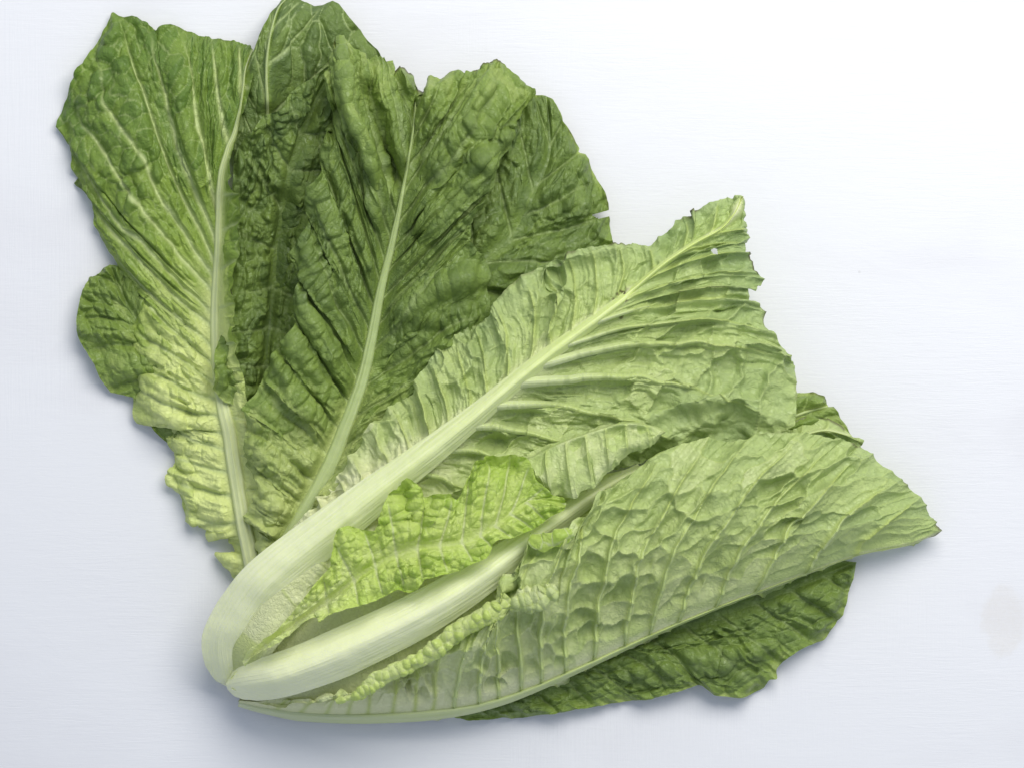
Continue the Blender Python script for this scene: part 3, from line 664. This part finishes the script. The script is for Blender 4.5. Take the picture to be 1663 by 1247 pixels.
# --- leaf G : the big leaf lying face down, thick rib up
G_mid = [(380, 1110, 9), (372, 1080, 18), (371, 1036, 26), (399, 985, 32), (440, 935, 38), (540, 856, 42), (621, 793, 44), (735, 705, 46), (865, 597, 46), (940, 540, 45), (1005, 492, 43), (1026, 473, 40), (1080, 428, 40), (1130, 395, 38), (1171, 372, 36), (1192, 348, 34), (1206, 319, 30)]
build_leaf('leaf', G_mid,
    [(388, 1112, 8), (352, 1087, 10), (334, 1056, 14, (371, 1068)), (330, 1039, 15), (338, 1014, 16, (376, 1018)), (362, 984, 18, (399, 985)), (401, 943, 22, (420, 952)), (423, 923, 26), (445, 886, 29, (470, 912)), (471, 854, 30, (500, 888)), (497, 827, 31), (508, 804, 31, (545, 852)), (530, 779, 31), (554, 746, 31, (595, 813)), (581, 705, 31), (604, 682, 31, (640, 778)), (631, 652, 31), (665, 635, 32, (690, 740)), (675, 604, 32), (709, 564, 33, (735, 705)), (742, 534, 33), (752, 520, 33, (775, 672)), (790, 510, 34), (797, 492, 34, (815, 638)), (810, 479, 34), (827, 458, 34), (858, 438, 35, (860, 602)), (871, 428, 36), (911, 411, 36, (920, 556)), (942, 398, 36), (969, 393, 35, (975, 515)), (996, 393, 34), (1029, 386, 33, (1020, 478)), (1046, 390, 33), (1053, 394, 33, (1060, 445)), (1083, 367, 33), (1107, 347, 33, (1110, 408)), (1126, 345, 32), (1122, 337, 31), (1140, 329, 31), (1161, 321, 31, (1150, 384)), (1180, 311, 30, (1178, 366)), (1194, 311, 30, (1190, 350)), (1206, 319, 30)],
    [(396, 1112, 14), (430, 1080, 32), (455, 1042, 37, (399, 985)), (520, 975, 39, (470, 912)), (640, 900, 34, (560, 840)), (780, 830, 33, (640, 778)), (900, 790, 32, (700, 733)), (1020, 765, 30, (745, 697)), (1110, 752, 29, (780, 668)), (1200, 730, 29, (805, 647)), (1292, 693, 28, (830, 627)), (1297, 654, 29), (1299, 627, 29, (850, 610)), (1302, 593, 30, (868, 594)), (1299, 583, 30), (1282, 566, 31), (1258, 539, 32, (900, 570)), (1245, 522, 32), (1250, 505, 32, (930, 547)), (1238, 492, 32), (1221, 489, 33), (1216, 466, 33, (965, 521)), (1231, 472, 32), (1241, 468, 31), (1248, 453, 31, (1000, 496)), (1228, 435, 32), (1223, 411, 32, (1040, 462)), (1211, 411, 33), (1216, 401, 33, (1100, 415)), (1223, 384, 32), (1221, 378, 32, (1135, 392)), (1223, 357, 32, (1178, 366)), (1217, 335, 31, (1195, 343)), (1206, 319, 30)],
    m_back, m_rib, head, side='under', ns=760, nl=150, nr=250,
    veins_l=[(440, 935), (480, 904), (515, 876), (545, 852), (575, 829), (605, 805), (635, 782), (665, 759), (695, 736), (725, 713), (755, 688), (785, 663), (820, 634), (855, 605), (890, 578), (925, 551), (960, 525), (1000, 496), (1060, 445), (1110, 408), (1150, 384)],
    veins_r=[(440, 935), (500, 888), (560, 840), (610, 802), (655, 767), (700, 733), (745, 697), (790, 660), (830, 627), (868, 594), (905, 566), (955, 529), (1010, 487), (1050, 454), (1105, 412), (1150, 384)],
    pleat=2.3, cellamp=2.0, cellm=1.0, celllen=52, longw=1.25, longl=90, longf=3.2, wrinkle=0.8, cellgrow=0.6, fine=0.45, fscale=15, ruffle=1.6, bend=0.35, veinw=3.4, veinh=1.0, belly_l=2, belly_r=[(0, 0), (0.35, 3), (0.6, 5), (1, 2)],
    ridges=[([(980, 722), (1080, 690), (1180, 660), (1230, 620)], -2.5, 16, 12), ([(1080, 660), (1150, 650), (1230, 640)], 3, 20, 20), ([(860, 440), (960, 405), (1045, 392)], 3, 14, 14), ([(880, 456), (915, 446), (1010, 420)], -2, 11, 11),
            ([(920, 450), (905, 500), (885, 560)], 4, 9, 6), ([(1020, 500), (1100, 480), (1200, 470)], -4, 18, 14)],
    tone=lambda S, AV, X, Y: np.clip(0.02 + 0.62 * sstep(0.20, 0.55, S) + 0.2 * sstep(0.6, 0.9, S) + 0.25 * (AV - 0.3), 0, 1),
    basecalm=0.2, rib=[(0, 12), (0.012, 24), (0.03, 34), (0.06, 38), (0.10, 38), (0.16, 36), (0.28, 32), (0.40, 24), (0.55, 15), (0.68, 11), (0.78, 8), (0.80, 5), (0.9, 4), (1, 1.5)], rib_h=[(0, 2), (0.1, 3.8), (0.3, 4.2), (0.5, 3.0), (0.8, 1.6), (1, 0.6)], nearpale=0.8, edgecurl=1.5, rib_sink=3.0, vein_mat=m_ribgrey, ribtone=(-0.15, 1.0), seed=23, veincol=0.55, tert=0.25, wear=1.0, cuts=[[(1155, 407), (1160, 403), (1166, 407), (1165, 414), (1158, 413)]], spots=[(1012, 478, 12, 0.9), (1000, 488, 7, 0.7), (1010, 512, 6, 0.8)],
    vein_parts=[(1, 4, 6, 1, 0.8, 0.7), (1, 5, 6, 1, 0.8, 0.7), (1, 6, 7, 1, 0.9, 0.7), (1, 7, 7, 1, 1.0, 0.72), (1, 8, 8, 1, 1.1, 0.75), (1, 9, 7, 1, 1.0, 0.75), (1, 10, 4, 1, 0.6, 0.6), (1, 11, 4, 1, 0.6, 0.6)])

# --- leaf K : inner leaf with the broad white rib
K_mid = [(368, 1112, 12), (400, 1106, 26), (450, 1097, 37), (530, 1069, 44), (637, 1020, 48), (712, 980, 49), (780, 936, 48), (838, 894, 45), (900, 848, 41), (970, 800, 36), (1040, 760, 30)]
build_leaf('leaf', K_mid,
    [(374, 1100, 20), (400, 1070, 24), (450, 1030, 30, (450, 1097)), (540, 975, 33, (540, 1066)), (650, 920, 36, (650, 1013)), (760, 870, 37, (760, 950)), (860, 810, 36, (850, 886)), (950, 770, 33, (950, 813)), (1040, 760, 30)],
    [(376, 1118, 20), (420, 1136, 24, (420, 1104)), (500, 1140, 30, (500, 1080)), (600, 1125, 36, (590, 1043)), (700, 1075, 38, (690, 992)), (800, 1010, 38, (780, 936)), (850, 960, 38, (838, 894)), (940, 880, 35, (920, 834)), (1040, 760, 30)],
    m_inner, m_rib, head, side='under', ns=300, nl=60, nr=90, veins_l=20, veins_r=20, pleat=0.8, cellamp=0.4, celllen=30, ruffle=0.5, nearpale=0.6, bend=0.7,
    tone=lambda S, AV, X, Y: np.clip(0.12 + 0.3 * sstep(0.3, 0.8, S) + 0.15 * AV, 0, 1), basecalm=0.4, rib=[(0, 6), (0.012, 18), (0.03, 25), (0.06, 30), (0.12, 33), (0.25, 36), (0.45, 33), (0.6, 28), (0.72, 20), (0.85, 14), (1, 8)], rib_h=[(0, 4), (0.1, 6), (0.5, 5.5), (0.8, 3.5), (1, 1)], rib_sink=5.0, ribtone=(-0.3, 0.35), seed=29, veincol=0.2, tert=0.1)

# --- leaf H : the folded leaf on the lower right, back outwards
H_mid = [(388, 1140, 10), (430, 1149, 12), (500, 1158, 14), (600, 1161, 15), (720, 1154, 16), (800, 1139, 17), (870, 1115, 18), (960, 1076, 19), (1060, 1030, 20), (1160, 988, 20), (1270, 946, 18), (1390, 902, 14), (1470, 885, 11), (1530, 861, 8)]
HL = build_leaf('leaf', H_mid,
    [(388, 1136, 14), (425, 1138, 22), (462, 1137, 30, (440, 1151)), (519, 1140, 38), (549, 1133, 42, (520, 1159)), (579, 1128, 44), (606, 1106, 46, (580, 1161)), (613, 1096, 47), (637, 1089, 48), (670, 1072, 49, (640, 1160)), (697, 1059, 50), (728, 1032, 51, (690, 1157)), (748, 1015, 52), (778, 1002, 52, (735, 1152)), (805, 995, 52), (820, 980, 52, (780, 1143)), (823, 957, 52), (823, 931, 52, (810, 1136)), (837, 905, 53), (861, 868, 53, (840, 1126)), (890, 862, 54), (925, 850, 54, (875, 1113)), (955, 822, 53), (970, 808, 52, (905, 1100)), (977, 793, 50), (1010, 765, 46, (935, 1087)), (1060, 735, 42), (1110, 718, 39, (975, 1069)), (1180, 702, 37, (1020, 1048)), (1240, 697, 36), (1290, 697, 34, (1090, 1017)), (1326, 699, 32), (1358, 705, 30, (1150, 992)), (1385, 711, 28), (1406, 718, 27, (1210, 969)), (1412, 724, 26), (1424, 734, 25), (1435, 750, 24, (1270, 946)), (1451, 763, 22), (1474, 781, 20, (1330, 924)), (1496, 803, 17, (1380, 906)), (1509, 818, 14), (1517, 837, 11, (1450, 889)), (1525, 845, 9), (1530, 861, 8)],
    [(388, 1143, 6), (428, 1156, 3, (430, 1149)), (462, 1166, 3), (553, 1175, 3, (540, 1160)), (637, 1175, 3, (630, 1160)), (731, 1169, 3, (720, 1154)), (780, 1160, 4), (838, 1143, 6, (830, 1130)), (915, 1116, 8, (905, 1100)), (972, 1085, 10), (1026, 1058, 11, (1020, 1048)), (1072, 1039, 12), (1118, 1012, 13), (1165, 996, 12, (1160, 988)), (1203, 981, 11), (1245, 974, 10, (1240, 957)), (1284, 951, 10), (1358, 925, 8, (1350, 916)), (1408, 900, 6), (1461, 896, 5, (1460, 887)), (1490, 886, 5), (1517, 872, 6), (1530, 861, 8)],
    m_back, m_ribgrey, head, side='under', ns=760, nl=210, nr=16,
    veins_l=[(450, 1153), (490, 1157), (530, 1160), (565, 1161), (600, 1161), (635, 1160), (670, 1158), (705, 1156), (740, 1152), (775, 1145), (810, 1136), (845, 1124), (880, 1111), (920, 1094), (965, 1074), (1010, 1053), (1055, 1032), (1105, 1011), (1165, 986), (1230, 962), (1310, 931), (1390, 902)], veins_r=22,
    pleat=2.6, cellbase=1.2, cscale=19, cstart=0.12, cellamp=2.7, cellm=1.2, celllen=23, logcell=170, longw=0.5, longf=2.2, fine=0.35, fscale=14, ruffle=0.5, edgecurl=0.9, bend=-0.3, veinw=3.6, veinh=1.5, belly_l=[(0, 3), (0.2, 6), (0.3, 12), (0.5, 20), (0.75, 18), (1, 2)], lowpower=0.9, roundbelly=True,
    
    tone=lambda S, AV, X, Y: np.clip(0.30 + 0.28 * sstep(0.15, 0.5, S) + 0.22 * sstep(0.6, 0.95, S) + 0.15 * (AV - 0.5), 0, 1),
    rib=[(0, 6), (0.08, 12), (0.25, 12), (0.42, 7), (0.6, 3.5), (0.8, 1.5), (1, 0.5)], rib_h=[(0, 1), (0.2, 2.2), (0.5, 1.5), (1, 0.3)], rib_sink=3, ribtone=(0.1, 1.6), seed=31, veincol=0.8, tert=0.35, wear=0.9, 
    vein_parts=[(-1, i, 3.4, 1.2, 0.8, 0.8) for i in range(8, 21)])

# curled-over savoyed margin of the folded leaf, showing its yellow-green inner face
def lumpy_roll(name, path, widths, hgt, mat, parent, lump=13.0, lamp=2.4, seed=3, tonev=0.45, n=260, nb=27, veinv=0.5):
    P = catmull(path, n); x, y, z = P.T
    tx = np.gradient(x); ty = np.gradient(y); l = np.hypot(tx, ty); nx, ny = -ty / l, tx / l
    fr = arclen(P) / arclen(P)[-1]
    a = np.linspace(-1, 1, nb)[None, :]
    w = np.interp(fr, np.linspace(0, 1, len(widths)), widths)[:, None]
    w = w * (0.75 + 0.5 * vn(fr * 260 / lump * 0.7, 0 * fr, seed))[:, None]
    ang = a * 0.58 * np.pi
    XX = x[:, None] + nx[:, None] * w * np.sin(ang); YY = y[:, None] + ny[:, None] * w * np.sin(ang)
    zz = z[:, None] + hgt * (w / max(widths)) * (np.cos(ang) - 0.35)
    AL = arclen(P)[:, None] + 0 * a
    f1, f2, cid = worley(AL / lump, a * w * 1.3 / lump + 0.5 + 0.3 * vn(AL / 20, a * 2, seed + 5), seed + 9)
    b = np.clip(1 - (f1 / 0.8) ** 2, 0, 1) * (0.15 + 1.2 * cid)
    zz = zz + 1.0 * fbm(AL / 34, a * 1.5, seed + 20, 2) + lamp * b * np.cos(ang * 0.7) * sstep(0, 0.05, fr)[:, None] - 1.0
    XX = XX + nx[:, None] * np.sin(ang) * b * 4; YY = YY + ny[:, None] * np.sin(ang) * b * 4
    gx, gy, gz = at(XX, YY, zz)
    return grid_mesh(name, gx, gy, gz, dict(tone=tonev + 0.15 * a + 0 * XX, vein=veinv * (1 - sstep(0.02, 0.15, f2 - f1)), wear=0 * XX, cell=cid - 0.5), mat, parent)
lumpy_roll('curled_margin', [(545, 1138, 41), (580, 1128, 45), (612, 1104, 48), (650, 1085, 50), (697, 1062, 52), (735, 1030, 53), (775, 1006, 54), (806, 990, 54), (826, 968, 53)], [3, 6, 11, 10, 12, 12, 14, 15, 8], 3.0, m_inner, HL.obj, seed=5, lump=12.5, lamp=1.7, tonev=0.5)
lumpy_roll('curled_margin', [(826, 985, 52), (850, 975, 54), (880, 968, 56), (905, 955, 57)], [8, 17, 18, 8], 2.6, m_back, HL.obj, seed=15, lump=13, lamp=1.6, tonev=0.45)
lumpy_roll('curled_margin', [(858, 872, 54), (880, 880, 57), (905, 874, 58), (932, 864, 57)], [4, 15, 12, 5], 0.9, m_inner, HL.obj, seed=25, lump=20, lamp=0.7, tonev=0.85)

# twisted, rolled-up tip on the left half of the middle leaf
lumpy_roll('rolled_tip', [(552, 58, 31), (556, 95, 36), (560, 140, 39), (565, 178, 41), (584, 214, 42), (596, 245, 40), (606, 280, 36), (610, 310, 30)], [4, 14, 12, 7, 10, 12, 9, 4], 4.0, m_dark, CL.obj, seed=35, lump=21, lamp=1.1, tonev=0.68, veinv=0.1)

# --- leaf I : rolled margin lying over the folded leaf
build_leaf('leaf', [(858, 745, 46), (905, 722, 49), (950, 705, 50), (1008, 688, 50), (1050, 690, 47), (1082, 700, 42)],
    [(855, 738, 42), (861, 730, 41), (907, 712, 41, (905, 722)), (958, 693, 42, (950, 705)), (1008, 680, 42, (1008, 688)), (1052, 684, 41), (1082, 700, 42)],
    [(855, 750, 45), (866, 778, 50, (866, 741)), (881, 798, 52), (895, 809, 52, (890, 729)), (915, 812, 52), (936, 809, 52, (925, 714)), (944, 799, 52), (970, 792, 52, (955, 703)), (1012, 750, 49, (1008, 688)), (1045, 730, 46), (1062, 722, 44, (1055, 691)), (1082, 700, 42)],
    m_back, m_ribgrey, head, side='under', ns=240, nl=14, nr=90, veins_l=5, veins_r=6, pleat=2.6, cellamp=1.0, celllen=26, cellm=1.5, longw=0.5, fine=0.05, ruffle=0.8, belly_r=4,
    tone=lambda S, AV, X, Y: 0.52 + 0 * S, seed=37, veincol=0.4, tert=0.3, veinw=2.6, nearpale=0)

# --- leaf J : the small yellow-green inner leaf
build_leaf('leaf', [(395, 1078, 30), (450, 1035, 40), (520, 985, 47), (590, 932, 51), (650, 897, 53), (710, 885, 54), (760, 878, 55), (797, 860, 55), (837, 828, 54), (866, 811, 53), (920, 818, 50)],
    [(393, 1074, 29), (411, 1053, 33), (448, 1028, 40, (450, 1035)), (475, 998, 43), (495, 971, 46, (500, 999)), (515, 944, 48), (539, 917, 50, (545, 966)), (542, 891, 52), (540, 877, 54, (575, 943)), (549, 857, 55), (566, 853, 54), (590, 860, 53, (610, 918)), (610, 860, 53), (620, 844, 55), (621, 821, 57, (640, 901)), (635, 795, 58), (659, 773, 58), (676, 783, 57, (665, 894)), (687, 798, 55), (689, 807, 53), (708, 802, 54, (695, 887)), (731, 801, 54), (735, 809, 53), (742, 812, 52, (725, 883)), (751, 798, 53), (760, 775, 53), (765, 749, 52, (760, 878)), (777, 734, 51), (809, 740, 51, (790, 864)), (837, 736, 50), (856, 745, 50, (825, 838)), (866, 778, 50), (895, 808, 50, (866, 811)), (915, 811, 50), (920, 818, 50)],
    [(398, 1082, 29), (411, 1062, 36), (445, 1056, 42, (440, 1043)), (468, 1042, 46), (488, 1022, 49, (480, 1013)), (512, 1008, 51), (519, 1015, 51), (537, 1003, 52, (530, 977)), (566, 991, 54), (595, 983, 55, (585, 935)), (630, 965, 56), (647, 957, 56, (635, 904)), (664, 962, 56), (682, 957, 57), (693, 942, 57, (685, 889)), (719, 936, 57), (751, 925, 57, (735, 882)), (768, 916, 57), (791, 908, 57, (765, 877)), (798, 896, 57), (801, 884, 57), (811, 877, 57, (792, 863)), (835, 873, 56), (863, 861, 55, (825, 838)), (872, 856, 54), (895, 838, 52, (866, 811)), (915, 828, 50), (920, 818, 50)],
    m_inner, m_rib, head, side='top', ns=380, nl=110, nr=90, veins_l=[(430, 1050), (480, 1013), (530, 977), (575, 943), (610, 918), (645, 899), (680, 890), (715, 884), (750, 880), (780, 869), (805, 853), (830, 833), (855, 815)],
    veins_r=[(430, 1050), (480, 1013), (530, 977), (575, 943), (610, 918), (645, 899), (680, 890), (715, 884), (750, 880), (780, 869), (805, 853), (830, 833), (855, 815)],
    pleat=1.8, cellamp=2.6, cellm=2.0, celllen=16, longw=0.6, fine=1.0, fscale=12, ruffle=2.0, rufl=45, bend=0.1, veinw=2.2, veinh=0.7,
    ridges=[([(655, 780), (660, 820), (665, 860)], -5, 14, 14), ([(770, 740), (800, 760), (850, 760)], -4, 16, 16)],
    tone=lambda S, AV, X, Y: np.clip(0.25 + 0.42 * sstep(0.12, 0.45, S) + 0.3 * (AV - 0.4) + 0.15 * sstep(0.7, 1, S), 0, 1),
    seed=41, veincol=0.75, tert=0.3, nearpale=0.1)

# --- core : cut stump where the leaves meet
def lathe_core():
    n = 40; k = 14
    th = np.linspace(0, 2 * np.pi, n)[None, :]; u = np.linspace(0, 1, k)[:, None]
    r = (26 * np.sin(np.pi * (0.08 + 0.84 * u)) ** 0.6) * (1 + 0.06 * np.cos(5 * th) + 0.04 * np.sin(9 * th + 2 * u))
    cx = 392 + 60 * u + 0 * th; cy = 1118 - 18 * u + 0.75 * r * np.cos(th); cz = 15 + 0.25 * r * np.sin(th) * 1.8
    gx, gy, gz = at(cx, cy, np.maximum(cz, 1))
    grid_mesh('core', gx, gy, gz, dict(tone=0 * cx + 0.2, along=u * 0.02 + 0 * th, across=th * 0.004 + 0 * u), rib_material('cut_core', (0.42, 0.33, 0.17), (0.55, 0.50, 0.28)), head)
lathe_core()

# what sets each leaf apart within the head
LEAF_LABELS = ['small dark blistered lobe showing beside the left leaf', 'tall dark green leaf at the back with netted pale veins',
    'dark green crinkled leaf behind the middle leaf', 'dark green leaf lying flat underneath the folded leaf', 'dark bubbled leaf in the gap between two open leaves',
    'open leaf with long pale veins fanning from a pale midrib', 'dark green open leaf with wide pale midrib and rolled tip', 'dark leaf tip behind the folded leaf',
    'paler leaf tip behind the folded leaf', 'pale leaf lying face down with a thick raised midrib', 'inner leaf with a broad white rib',
    'pale folded leaf wrapped with its underside outwards', 'rolled pale leaf margin over the folded leaf', 'small yellow-green crinkled heart leaf']
for o_, l_ in zip([o for o in head.children if o.name.split('.')[0] == 'leaf'], LEAF_LABELS):
    o_['label'] = l_
